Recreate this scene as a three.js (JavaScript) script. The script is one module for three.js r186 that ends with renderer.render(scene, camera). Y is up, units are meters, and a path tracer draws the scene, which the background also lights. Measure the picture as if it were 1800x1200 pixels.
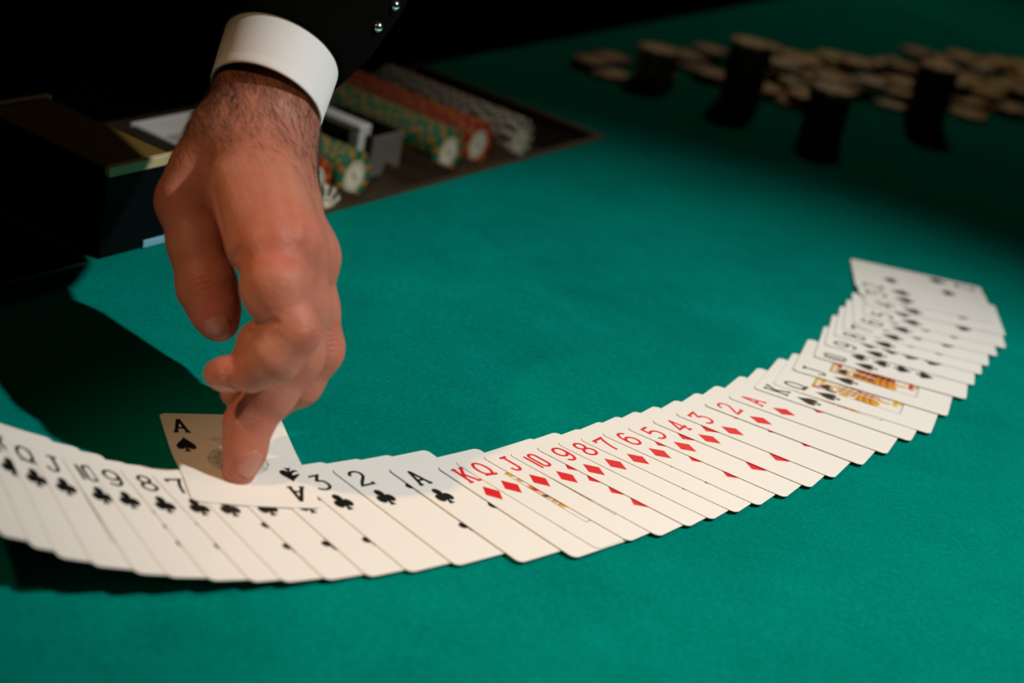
import * as THREE from 'three';
import { mergeGeometries } from 'three/addons/utils/BufferGeometryUtils.js';
import { RoundedBoxGeometry } from 'three/addons/geometries/RoundedBoxGeometry.js';
import { ImprovedNoise } from 'three/addons/math/ImprovedNoise.js';

// ───────────────────────── camera, lights, exposure ─────────────────────────
const scene = new THREE.Scene();
scene.background = new THREE.Color(0x000000);
const FPX = 3274.08, PITCH = 0.40652, ROLL = 0.20713, CAMH = 0.40213;   // lens in pixels of the 1800 x 1200 frame
const camera = new THREE.PerspectiveCamera(2 * Math.atan(600 / FPX) * 180 / Math.PI, 1.5, 0.02, 30);
camera.position.set(0, CAMH, 0);
camera.rotation.order = 'YXZ';
camera.rotation.set(-PITCH, 0, ROLL);
camera.focus = 0.915;
camera.userData.fStop = camera.getFocalLength() / 1000 / 0.0122;
camera.updateMatrixWorld(true);

const renderer = new THREE.WebGLRenderer({ antialias: true });
renderer.toneMapping = THREE.LinearToneMapping;
renderer.toneMappingExposure = 1.0;
renderer.shadowMap.enabled = true;

function spot(at, aim, color, intensity, angle, penumbra, radius) {
  const l = new THREE.SpotLight(color, intensity, 0, angle, penumbra, 2);
  l.position.set(...at); l.target.position.set(...aim);
  l.castShadow = true; l.shadow.radius = radius; l.shadow.mapSize.set(2048, 2048); l.shadow.bias = -0.0004;
  scene.add(l, l.target);
  return l;
}
// key: a shaded lamp to the right of the fan; a weaker one on the other side, towards the players; a dim one far back over the chips
const LAMPS = [
  { at: [0.807, 1.216, -0.58], aim: [0.175, 0, -0.810], color: [1, 1, 0.96], power: 6.25, angle: 0.370, pen: 0.60, size: 0.9 },
  { at: [-0.657, 0.766, -0.381], aim: [0.10, 0, -0.725], color: [1, 0.60, 0.30], power: 1.45, angle: 0.255, pen: 1, size: 1.2 },
  { at: [0.35, 0.95, -2.55], aim: [0.25, 0, -1.75], color: [1, 0.76, 0.50], power: 0.52, angle: 0.62, pen: 0.6, size: 2.5 },
];
for (const L of LAMPS) spot(L.at, L.aim, new THREE.Color().setRGB(...L.color), L.power, L.angle, L.pen, L.size);

// ───────────────────────── helpers ─────────────────────────
const V = (x, y, z) => new THREE.Vector3(x, y, z);
const cp = Math.cos(PITCH), sp = Math.sin(PITCH), cr = Math.cos(ROLL), sr = Math.sin(ROLL);
const FWD = V(0, -sp, -cp), RGT0 = V(1, 0, 0), UP0 = V(0, cp, -sp);
const RGT = RGT0.clone().multiplyScalar(cr).addScaledVector(UP0, sr);
const UPI = RGT0.clone().multiplyScalar(-sr).addScaledVector(UP0, cr);
const CAM = V(0, CAMH, 0);
// a point on the sight line of a pixel, at a given depth in metres
const PW = (px, py, d) => CAM.clone().addScaledVector(FWD, d).addScaledVector(RGT, (px - 900) * d / FPX).addScaledVector(UPI, -(py - 600) * d / FPX);
// the point where that sight line meets the horizontal plane y
const PG = (px, py, y = 0) => { const q = PW(px, py, 1).sub(CAM); return CAM.clone().addScaledVector(q, (y - CAMH) / q.y); };

let seed = 7;
const rnd = () => { seed = (seed * 1664525 + 1013904223) >>> 0; return seed / 4294967296; };
const rr = (a, b) => a + (b - a) * rnd();
const noise = new ImprovedNoise();
const clamp = (x, a, b) => Math.min(b, Math.max(a, x));
const smooth = (a, b, x) => { const t = clamp((x - a) / (b - a), 0, 1); return t * t * (3 - 2 * t); };
const lerp = (a, b, t) => a + (b - a) * t;

const used = {};
function nm(name) { const n = used[name] = (used[name] ?? -1) + 1; return n ? `${name}_${String(n).padStart(3, '0')}` : name; }
function shade(o) { o.traverse((m) => { if (m.isMesh) { m.castShadow = true; m.receiveShadow = true; } }); return o; }
function tag(o, label, category, group) { o.userData.label = label; if (category) o.userData.category = category; if (group) o.userData.group = group; return o; }
function part(name, geo, mat, parent, label) {
  const m = new THREE.Mesh(geo, mat); m.name = name; parent.add(m); m.castShadow = m.receiveShadow = true;
  if (label) m.userData.label = label;
  return m;
}
function thing(name, label, category, group) { const o = new THREE.Group(); o.name = nm(name); scene.add(o); return tag(o, label, category, group); }
function solid(name, geo, mat, label, category, group) { const m = part(nm(name), geo, mat, scene); return tag(m, label, category, group); }
function structure(name, geo, mat, label) { const m = part(name, geo, mat, scene, label); m.userData.kind = 'structure'; return m; }
const mat = (o) => new THREE.MeshStandardMaterial(o);
const phys = (o) => new THREE.MeshPhysicalMaterial(o);
const lin = (r, g, b) => new THREE.Color().setRGB(r, g, b);
function canvasTex(w, h, draw, srgb = true) {
  const c = document.createElement('canvas'); c.width = w; c.height = h;
  draw(c.getContext('2d'), w, h);
  const t = new THREE.CanvasTexture(c); if (srgb) t.colorSpace = THREE.SRGBColorSpace;
  t.magFilter = THREE.LinearFilter; t.anisotropy = 8;
  return t;
}
function dataTex(n, f, srgb) {
  const d = new Uint8Array(n * n * 4);
  for (let j = 0; j < n; j++) for (let i = 0; i < n; i++) { const c = f(i / n, j / n, i, j); for (let k = 0; k < 3; k++) d[(j * n + i) * 4 + k] = clamp(Math.round(c[k] * 255), 0, 255); d[(j * n + i) * 4 + 3] = 255; }
  const t = new THREE.DataTexture(d, n, n); t.wrapS = t.wrapT = THREE.RepeatWrapping; t.magFilter = THREE.LinearFilter; t.minFilter = THREE.LinearMipmapLinearFilter; t.generateMipmaps = true;
  if (srgb) t.colorSpace = THREE.SRGBColorSpace;
  t.needsUpdate = true;
  return t;
}

// the chip rack sets the table's own axes: E1 runs along its front edge, E2 towards the dealer
const RA = V(-0.126, 0, -1.066), E1 = V(0.50602, 0, -0.86252), E2 = V(-0.86252, 0, -0.50602);
const RK = (along, deep, y = 0) => RA.clone().addScaledVector(E1, along).addScaledVector(E2, deep).setY(y);
const RYAW = Math.atan2(-E1.z, E1.x);           // turns local +x onto E1; local +z is then -E2
function rackPlaced(o, along, deep, y) { o.position.copy(RK(along, deep, y)); o.rotation.y = RYAW; return o; }

// ───────────────────────── room ─────────────────────────
const FLOOR_Y = -0.9;
{
  const dark = mat({ color: lin(0.012, 0.012, 0.014), roughness: 0.95 });
  const carpet = mat({ color: lin(0.02, 0.008, 0.009), roughness: 1 });
  const box = (x0, x1, y0, y1, z0, z1) => { const g = new THREE.BoxGeometry(x1 - x0, y1 - y0, z1 - z0); g.translate((x0 + x1) / 2, (y0 + y1) / 2, (z0 + z1) / 2); return g; };
  structure('floor', box(-4, 4, FLOOR_Y - 0.1, FLOOR_Y, -6, 2.5), carpet, 'dark carpeted floor of the casino room');
  structure('ceiling', box(-4, 4, 1.9, 2.0, -6, 2.5), dark, 'dark ceiling of the casino room');
  structure('wall_back', box(-4, 4, FLOOR_Y, 1.9, -6.1, -6), dark, 'unlit dark wall behind the dealer');
  structure('wall_front', box(-4, 4, FLOOR_Y, 1.9, 2.5, 2.6), dark, 'unlit dark wall behind the players');
  structure('wall_left', box(-4.1, -4, FLOOR_Y, 1.9, -6, 2.5), dark, 'unlit dark side wall');
  structure('wall_right', box(4, 4.1, FLOOR_Y, 1.9, -6, 2.5), dark, 'unlit dark side wall');
}

// ───────────────────────── table ─────────────────────────
const RACK = { a0: -0.07, a1: 0.325, d0: 0.004, d1: 0.178, floor: -0.022 };
{
  const fine = dataTex(512, (x, y, i, j) => {
    const h = (Math.sin(i * 127.1 + j * 311.7) * 43758.5453) % 1;
    const v = 0.80 + 0.13 * Math.abs(h) + 0.10 * noise.noise(x * 64, y * 64, 3.1);
    return [v, v, v];
  }, false);
  const N = 1024, P = (x, y, f, s) => {           // tiling noise
    const a = noise.noise(x * f, y * f, s), b = noise.noise((x - 1) * f, y * f, s), c = noise.noise(x * f, (y - 1) * f, s), d = noise.noise((x - 1) * f, (y - 1) * f, s);
    return lerp(lerp(a, b, x), lerp(c, d, x), y);
  };
  const felt = dataTex(N, (x, y, i, j) => {
    const blot = 0.5 * P(x, y, 5, 1.3) + 0.35 * P(x, y, 11, 5.7) + 0.25 * P(x, y, 27, 9.1);
    const h = Math.abs((Math.sin(i * 12.9898 + j * 78.233) * 43758.5453) % 1);
    const v = 1 + 0.20 * blot + 0.16 * (h - 0.5) + 0.10 * P(x, y, 190, 2.2);
    return [0.0, 0.485 * v, 0.434 * v];
  }, true);
  felt.repeat.set(1.9, 1.9); fine.repeat.set(22, 22);
  const feltMat = phys({ map: felt, roughness: 1, bumpMap: fine, bumpScale: 0.0004, specularIntensity: 0.02, sheen: 0.5, sheenRoughness: 0.45, sheenColor: lin(0, 0.16, 0.135) });
  const table = thing('card_table', 'large green felt card table with a sunken chip rack', 'table');
  // outline: straight dealer's edge along E1, wide players' side
  const pts = [RK(-0.85, 0.1805), RK(1.55, 0.1805), V(1.5, 0, -1.6), V(1.5, 0, -0.2), V(1.0, 0, 0.05), V(-0.9, 0, 0.05), V(-1.35, 0, -0.3)];
  const sh = new THREE.Shape(pts.map((p) => new THREE.Vector2(p.x, -p.z)));
  const hole = [RK(RACK.a0, RACK.d0), RK(RACK.a1, RACK.d0), RK(RACK.a1, RACK.d1), RK(RACK.a0, RACK.d1)];
  sh.holes.push(new THREE.Path(hole.map((p) => new THREE.Vector2(p.x, -p.z))));
  const g = new THREE.ExtrudeGeometry(sh, { depth: 0.006, bevelEnabled: false }); g.rotateX(-Math.PI / 2); g.translate(0, -0.006, 0);
  part('felt_top', g, feltMat, table, 'deep green brushed felt');
  const g2 = new THREE.ExtrudeGeometry(sh, { depth: 0.05, bevelEnabled: false }); g2.rotateX(-Math.PI / 2); g2.translate(0, -0.0565, 0);
  part('table_board', g2, mat({ color: lin(0.02, 0.012, 0.008), roughness: 0.7 }), table);
  // padded rail round the players' side, and a pedestal
  const railPts = [RK(1.55, 0.1805), V(1.5, 0, -1.6), V(1.5, 0, -0.2), V(1.0, 0, 0.05), V(-0.9, 0, 0.05), V(-1.35, 0, -0.3), RK(-0.85, 0.1805)];
  const rail = new THREE.TubeGeometry(new THREE.CatmullRomCurve3(railPts, false, 'catmullrom', 0.1), 160, 0.055, 12);
  rail.translate(0, -0.012, 0);
  part('padded_rail', rail, mat({ color: lin(0.012, 0.01, 0.01), roughness: 0.55 }), table);
  const ped = new THREE.LatheGeometry([[0.001, 0], [0.42, 0], [0.42, 0.04], [0.2, 0.08], [0.16, 0.3], [0.18, 0.7], [0.34, 0.84], [0.001, 0.84]].map(([x, y]) => new THREE.Vector2(x, y)), 32);
  ped.translate(0.1, FLOOR_Y, -0.8);
  part('pedestal', ped, mat({ color: lin(0.02, 0.012, 0.008), roughness: 0.6 }), table);
}

// chip rack: bronze tray with one round channel per row
const CHIP_R = 0.0174, CHIP_T = 0.0033, ROWS = [0.010, 0.0455, 0.081, 0.116, 0.1515, 0.187, 0.2225, 0.262, 0.297];
{
  const bronze = mat({ color: lin(0.10, 0.066, 0.040), roughness: 0.42, metalness: 0.55 });
  const rack = thing('chip_rack', 'bronze chip rack with round channels sunk in the felt', 'chip rack');
  rackPlaced(rack, 0, 0, 0);
  const L = RACK.a1 - RACK.a0, D = RACK.d1 - RACK.d0, t = 0.003;
  const bx = (x0, x1, y0, y1, d0, d1) => { const g = new THREE.BoxGeometry(x1 - x0, y1 - y0, d1 - d0); g.translate((x0 + x1) / 2, (y0 + y1) / 2, -(d0 + d1) / 2); return g; };
  const lip = 0.0012;
  part('front_wall', bx(RACK.a0, RACK.a1, -0.045, lip, RACK.d0 - 0.002, RACK.d0 + t), bronze, rack);
  part('back_wall', bx(RACK.a0, RACK.a1, -0.045, lip, RACK.d1 - t, RACK.d1 + 0.002), bronze, rack);
  part('end_wall', bx(RACK.a0 - 0.002, RACK.a0 + t, -0.045, lip, RACK.d0, RACK.d1), bronze, rack);
  part('end_wall', bx(RACK.a1 - t, RACK.a1 + 0.002, -0.045, lip, RACK.d0, RACK.d1), bronze, rack);
  // fluted bed: profile across the rows, swept along E2; it slopes up to the lip at the front
  const prof = [];
  const n = 260;
  for (let i = 0; i <= n; i++) {
    const a = lerp(RACK.a0 + t, RACK.a1 - t, i / n);
    let y = -0.007;
    for (const c of ROWS) { const dx = a - c; if (Math.abs(dx) < CHIP_R) y = Math.min(y, RACK.floor + CHIP_R - Math.sqrt((CHIP_R + 0.0004) ** 2 - dx * dx)); }
    prof.push([a, y]);
  }
  const deeps = [0.007, 0.0085, 0.0095, 0.011, 0.174];
  const pos = [], idx = [];
  deeps.forEach((d, k) => prof.forEach(([a, y]) => { const rise = [1, 0.8, 0.35, 0, 0][k]; pos.push(a, lerp(y - 0.0006, -0.003, rise), -d); }));
  for (let k = 0; k + 1 < deeps.length; k++) for (let i = 0; i < n; i++) { const a = k * (n + 1) + i, b = a + n + 1; idx.push(a, a + 1, b, b, a + 1, b + 1); }
  const bed = new THREE.BufferGeometry(); bed.setAttribute('position', new THREE.Float32BufferAttribute(pos, 3)); bed.setIndex(idx); bed.computeVertexNormals();
  part('fluted_bed', bed, bronze, rack);
  part('rack_base', bx(RACK.a0, RACK.a1, -0.05, -0.045, RACK.d0, RACK.d1), bronze, rack);
}

// ───────────────────────── playing cards ─────────────────────────
const CW = 0.05715, CL = 0.0889, CR = 0.0032, CT = 0.00023;
// the left end of the spread is lifted off the felt: height of the ribbon at a place on the table
const PIV = [-0.4434, -1.0499];
const RIB = (x, z) => { const d = Math.max(0, 0.83528 - Math.atan2(x - PIV[0], z - PIV[1])), r = Math.hypot(x - PIV[0], z - PIV[1]); return 0.29095 * d * d * (1 - 0.10929 * (r - 0.5) / 0.045); };
const RIBSLOPE = (x, z) => { const d = Math.max(0, 0.83528 - Math.atan2(x - PIV[0], z - PIV[1])); return 0.5819 * d / Math.hypot(x - PIV[0], z - PIV[1]); };
const SHINGLE = 0.0275;        // each card leans on its neighbour's edge

const RED = '#e0141f', BLACK = '#0d0f0c', PAPER = '#f3f0e9';
// suit pips in a box one unit wide and tall, centred on 0,0, pointing up
function pip(c, suit, x, y, w, h, turned) {
  c.save(); c.translate(x, y); if (turned) c.rotate(Math.PI); c.scale(w, h);
  c.fillStyle = suit === 'D' || suit === 'H' ? RED : BLACK; c.beginPath();
  if (suit === 'D') { c.moveTo(0, -0.5); c.lineTo(0.5, 0); c.lineTo(0, 0.5); c.lineTo(-0.5, 0); c.closePath(); }
  if (suit === 'H') { c.moveTo(0, 0.5); c.bezierCurveTo(-0.2, 0.2, -0.5, 0.05, -0.5, -0.22); c.bezierCurveTo(-0.5, -0.55, -0.08, -0.6, 0, -0.24); c.bezierCurveTo(0.08, -0.6, 0.5, -0.55, 0.5, -0.22); c.bezierCurveTo(0.5, 0.05, 0.2, 0.2, 0, 0.5); }
  if (suit === 'S') {
    c.moveTo(0, -0.5); c.bezierCurveTo(0.16, -0.24, 0.5, -0.08, 0.5, 0.14); c.bezierCurveTo(0.5, 0.4, 0.12, 0.4, 0.045, 0.17); c.quadraticCurveTo(0.07, 0.4, 0.2, 0.5);
    c.lineTo(-0.2, 0.5); c.quadraticCurveTo(-0.07, 0.4, -0.045, 0.17); c.bezierCurveTo(-0.12, 0.4, -0.5, 0.4, -0.5, 0.14); c.bezierCurveTo(-0.5, -0.08, -0.16, -0.24, 0, -0.5);
  }
  if (suit === 'C') {
    for (const [px, py] of [[0, -0.27], [-0.27, 0.09], [0.27, 0.09]]) { c.moveTo(px + 0.23, py); c.arc(px, py, 0.23, 0, Math.PI * 2); }
    c.moveTo(-0.12, -0.1); c.lineTo(0.12, -0.1); c.lineTo(0.1, 0.1); c.quadraticCurveTo(0.06, 0.36, 0.19, 0.5); c.lineTo(-0.19, 0.5); c.quadraticCurveTo(-0.06, 0.36, -0.1, 0.1); c.closePath();
  }
  c.fill(); c.restore();
}
// index letters and figures drawn as strokes in a box 0..1 by 0..1
const GLYPH = {
  A: (c) => { c.moveTo(0.5, 0.02); c.lineTo(0.14, 0.98); c.moveTo(0.5, 0.02); c.lineTo(0.86, 0.98); c.moveTo(0.26, 0.68); c.lineTo(0.74, 0.68); c.moveTo(-0.02, 0.98); c.lineTo(0.3, 0.98); c.moveTo(0.7, 0.98); c.lineTo(1.02, 0.98); },
  K: (c) => { c.moveTo(0.2, 0.02); c.lineTo(0.2, 0.98); c.moveTo(0.84, 0.02); c.lineTo(0.2, 0.62); c.moveTo(0.42, 0.44); c.lineTo(0.84, 0.98); for (const [x, y] of [[0.2, 0.02], [0.82, 0.02], [0.2, 0.98], [0.86, 0.98]]) { c.moveTo(x - 0.17, y); c.lineTo(x + 0.17, y); } },
  Q: (c) => { c.ellipse(0.5, 0.46, 0.42, 0.44, 0, 0, 6.2832); c.moveTo(0.12, 0.92); c.bezierCurveTo(0.3, 0.6, 0.6, 1.1, 0.98, 0.9); },
  J: (c) => { c.moveTo(0.35, 0.02); c.lineTo(0.95, 0.02); c.moveTo(0.66, 0.02); c.lineTo(0.66, 0.72); c.bezierCurveTo(0.66, 1.06, 0.08, 1.06, 0.06, 0.72); },
  10: (c) => { c.moveTo(0.08, 0.02); c.lineTo(0.08, 0.98); c.moveTo(0.4, 0.24); c.bezierCurveTo(0.4, -0.05, 0.98, -0.05, 0.98, 0.24); c.lineTo(0.98, 0.76); c.bezierCurveTo(0.98, 1.05, 0.4, 1.05, 0.4, 0.76); c.closePath(); },
  9: (c) => { c.ellipse(0.5, 0.32, 0.42, 0.3, 0, 0, 6.2832); c.moveTo(0.92, 0.32); c.bezierCurveTo(0.95, 0.75, 0.75, 1.0, 0.45, 0.98); c.quadraticCurveTo(0.2, 0.97, 0.12, 0.84); },
  8: (c) => { c.ellipse(0.5, 0.25, 0.34, 0.23, 0, 0, 6.2832); c.moveTo(0.92, 0.73); c.ellipse(0.5, 0.73, 0.42, 0.25, 0, 0, 6.2832); },
  7: (c) => { c.moveTo(0.06, 0.2); c.lineTo(0.06, 0.04); c.lineTo(0.94, 0.04); c.quadraticCurveTo(0.5, 0.45, 0.44, 0.98); },
  6: (c) => { c.ellipse(0.5, 0.68, 0.42, 0.3, 0, 0, 6.2832); c.moveTo(0.08, 0.68); c.bezierCurveTo(0.05, 0.25, 0.25, 0.0, 0.55, 0.02); c.quadraticCurveTo(0.8, 0.03, 0.88, 0.16); },
  5: (c) => { c.moveTo(0.86, 0.04); c.lineTo(0.2, 0.04); c.lineTo(0.14, 0.46); c.bezierCurveTo(0.4, 0.28, 0.94, 0.34, 0.94, 0.66); c.bezierCurveTo(0.94, 1.02, 0.2, 1.08, 0.06, 0.82); },
  4: (c) => { c.moveTo(0.7, 0.98); c.lineTo(0.7, 0.03); c.lineTo(0.03, 0.7); c.lineTo(1.0, 0.7); c.moveTo(0.5, 0.98); c.lineTo(0.9, 0.98); },
  3: (c) => { c.moveTo(0.1, 0.18); c.lineTo(0.1, 0.04); c.lineTo(0.9, 0.04); c.lineTo(0.44, 0.4); c.bezierCurveTo(0.7, 0.36, 0.94, 0.46, 0.94, 0.68); c.bezierCurveTo(0.94, 1.04, 0.22, 1.08, 0.06, 0.82); },
  2: (c) => { c.moveTo(0.1, 0.26); c.bezierCurveTo(0.1, -0.06, 0.92, -0.08, 0.9, 0.28); c.bezierCurveTo(0.88, 0.52, 0.3, 0.66, 0.08, 0.97); c.lineTo(0.94, 0.97); c.lineTo(0.94, 0.84); },
};
function index(c, rank, suit) {
  const x0 = rank === '10' ? 4.1 : 4.2, w = rank === '10' ? 7.2 : 7.5, y0 = 5.2, h = 12.9;
  c.save(); c.beginPath();
  c.save(); c.translate(x0, y0); c.scale(w, h); GLYPH[rank](c); c.restore();
  c.lineWidth = /[AK]/.test(rank) ? 1.7 : 1.55; c.lineJoin = 'miter'; c.miterLimit = 3; c.strokeStyle = suit === 'D' || suit === 'H' ? RED : BLACK; c.stroke();
  c.restore();
  pip(c, suit, 7.72, 29.75, 8.9, suit === 'D' ? 13.4 : 13.9);
}
const MM = { w: 57.15, h: 88.9, cx: 28.575, cy: 44.45 };
function court(c, rank, suit, k) {
  const x0 = 14.7, x1 = MM.w - 14.7, y0 = 19.3, y1 = MM.h - 19.3, cols = ['#e7b21e', '#d2261f', '#1c1a17', '#c9801c', '#f0ece2'];
  const half = () => {
    c.save(); c.beginPath(); c.rect(x0, y0, x1 - x0, MM.cy - y0); c.clip();
    const R = (i) => { const s = Math.sin(i * 12.9898 + k * 78.233) * 43758.5453; return s - Math.floor(s); };
    c.fillStyle = k % 3 === 0 ? '#d2261f' : '#e7b21e'; c.fillRect(x0, y0, 5.5, 1.6);
    c.fillStyle = cols[0]; c.fillRect(x0 + 4, y0 + 0.4, 12, 1.2);
    // robe: bands fanning from the middle of the card
    for (let i = 0; i < 15; i++) {
      c.fillStyle = cols[Math.floor(R(i) * 5)]; c.beginPath();
      const a = x0 + 1 + i * 1.9, y = y0 + 12 + R(i + 40) * 3;
      c.moveTo(a, MM.cy); c.lineTo(a + 1.9, MM.cy); c.lineTo(a + 3.2, y); c.lineTo(a + 1.0, y - 1); c.fill();
    }
    for (let i = 0; i < 9; i++) { c.strokeStyle = cols[i % 3]; c.lineWidth = 0.45; c.beginPath(); c.moveTo(x0, y0 + 14 + i * 1.3); c.bezierCurveTo(x0 + 6, y0 + 10 + i * 1.3, x0 + 14, y0 + 20 + i, x1, y0 + 14 + i * 1.3); c.stroke(); }
    // collar, face, hair and crown of a plain figure
    c.fillStyle = '#f0ece2'; c.beginPath(); c.ellipse(MM.cx, y0 + 9.5, 3.6, 4.6, 0, 0, 7); c.fill(); c.strokeStyle = '#1c1a17'; c.lineWidth = 0.25; c.stroke();
    c.fillStyle = cols[0]; for (const s of [-1, 1]) { c.beginPath(); c.ellipse(MM.cx + s * 4.4, y0 + 10.5, 1.3, 4, 0, 0, 7); c.fill(); }
    c.fillStyle = cols[k % 2]; c.beginPath(); c.moveTo(MM.cx - 5, y0 + 5.6); c.lineTo(MM.cx - 6, y0 + 1.5); c.lineTo(MM.cx - 2.5, y0 + 4); c.lineTo(MM.cx, y0 + 0.8); c.lineTo(MM.cx + 2.5, y0 + 4); c.lineTo(MM.cx + 6, y0 + 1.5); c.lineTo(MM.cx + 5, y0 + 5.6); c.fill();
    c.fillStyle = '#1c1a17'; for (const s of [-1.3, 1.3]) c.fillRect(MM.cx + s - 0.4, y0 + 8.4, 0.8, 0.35); c.fillRect(MM.cx - 0.8, y0 + 11.6, 1.6, 0.3);
    if (rank === 'J') { c.fillStyle = '#d98a2a'; c.fillRect(x0 + 0.3, y0 + 2, 2.4, MM.cy - y0); }
    else { let y = y0; const q = ['#f3f0e9', '#e7b21e', '#f3f0e9', '#e08a1e', '#d2261f', '#f0b9a8', '#1c1a17', '#d2261f', '#f3f0e9', '#e7b21e']; for (let i = 0; y < MM.cy; i++) { const h = 2 + 2.6 * R(i + 70); c.fillStyle = q[(i + k) % q.length]; c.beginPath(); c.moveTo(x0 + 0.4, y); c.lineTo(x0 + 3, y + 1.4); c.lineTo(x0 + 3, y + h + 1.4); c.lineTo(x0 + 0.4, y + h); c.fill(); y += h; } }
    // side staff
    c.strokeStyle = '#c9801c'; c.lineWidth = 0.9; c.beginPath(); c.moveTo(x0 + 3.6, y0 + 14); c.lineTo(x0 + 3.8, MM.cy); c.stroke();
    c.restore();
    pip(c, suit, x0 + 5.4, y0 + 6.8, 7.4, 9);
  };
  half(); c.save(); c.translate(MM.w, MM.h); c.rotate(Math.PI); half(); c.restore();
  c.strokeStyle = '#26241f'; c.lineWidth = 0.3; c.strokeRect(x0, y0, x1 - x0, y1 - y0);
}
function face(rank, suit, k) {
  return canvasTex(448, 697, (c, w, h) => {
    c.fillStyle = PAPER; c.fillRect(0, 0, w, h);
    c.scale(w / MM.w, h / MM.h);
    index(c, rank, suit);
    c.save(); c.translate(MM.w, MM.h); c.rotate(Math.PI); index(c, rank, suit); c.restore();
    const L = 19.6, C = MM.cx, R = MM.w - 19.6, pw = 9.4, ph = suit === 'D' ? 11.5 : 10.6;
    const put = (x, y, w = pw, h = ph) => pip(c, suit, x, y, w, h, y > MM.cy + 0.1);
    const T4 = [24.7, 37.9, 51.0, 64.2], T3 = [24.7, 44.45, 64.2], T2 = [24.7, 64.2];
    const n = +rank;
    if (/[JQK]/.test(rank)) court(c, rank, suit, k);
    else if (rank === 'A' && suit !== 'S') put(C, MM.cy, 12.5, 13.5);
    else if (rank === 'A') aceOfSpades(c);
    else if (n <= 3) { for (const y of n === 3 ? T3 : T2) put(C, y); }
    else {
      const rows = n >= 9 ? T4 : n >= 6 ? T3 : T2;
      for (const y of rows) { put(L, y); put(R, y); }
      if (n === 5) put(C, MM.cy); if (n === 9) put(C, MM.cy);
      if (n === 7 || n === 8) put(C, 34.6); if (n === 8) put(C, 54.3);
      if (n === 10) { put(C, 31.3); put(C, 57.6); }
    }
  });
}
function aceOfSpades(c) {            // fine line work: a scrolled wreath round a spade, with hairlines above
  const X = MM.cx, Y = MM.cy + 1.5;
  c.strokeStyle = '#3b3932'; c.lineWidth = 0.22;
  [[7.5, 23], [10.5, 24.2], [8.5, 25.6], [6, 27], [4.5, 28.3]].forEach(([hw, y]) => { c.beginPath(); c.moveTo(X - hw, y); c.lineTo(X + hw, y); c.stroke(); });
  for (let i = 0; i < 40; i++) {
    const a = i / 40 * Math.PI * 2, r = 10.2 + 1.6 * Math.sin(i * 2.1), x = X + Math.cos(a) * r, y = Y + Math.sin(a) * r * 1.08;
    c.lineWidth = 0.24; c.beginPath();
    for (let t = 0; t < 26; t++) { const q = a + t * 0.42 * (i % 2 ? 1 : -1), s = 2.3 * (1 - t / 26); c[t ? 'lineTo' : 'moveTo'](x + Math.cos(q) * s, y + Math.sin(q) * s); }
    c.stroke();
    c.beginPath(); c.moveTo(x, y); c.quadraticCurveTo(X + Math.cos(a + 0.3) * 8, Y + Math.sin(a + 0.3) * 8, X + Math.cos(a + 0.1) * 7, Y + Math.sin(a + 0.1) * 7); c.stroke();
  }
  for (const r of [13.2, 7.2]) { c.lineWidth = 0.25; c.beginPath(); c.ellipse(X, Y, r, r * 1.08, 0, 0, 7); c.stroke(); }
  pip(c, 'S', X, Y, 9.5, 11.5);
  c.fillStyle = '#f3f0e9'; c.beginPath(); c.arc(X, Y + 0.6, 1.6, 0, 7); c.fill();
}
const backTex = canvasTex(256, 398, (c, w, h) => {
  c.fillStyle = '#f3f0e9'; c.fillRect(0, 0, w, h); c.fillStyle = '#15336e'; c.fillRect(16, 16, w - 32, h - 32);
  c.strokeStyle = '#dfe4ee'; c.lineWidth = 1.5; for (let i = -h; i < w + h; i += 12) { c.beginPath(); c.moveTo(i, 16); c.lineTo(i + h, h - 16); c.moveTo(i, 16); c.lineTo(i - h, h - 16); c.stroke(); }
});
const backMat = mat({ map: backTex, roughness: 0.45 });
const edgeMat = mat({ color: lin(0.74, 0.72, 0.68), roughness: 0.8 });

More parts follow.
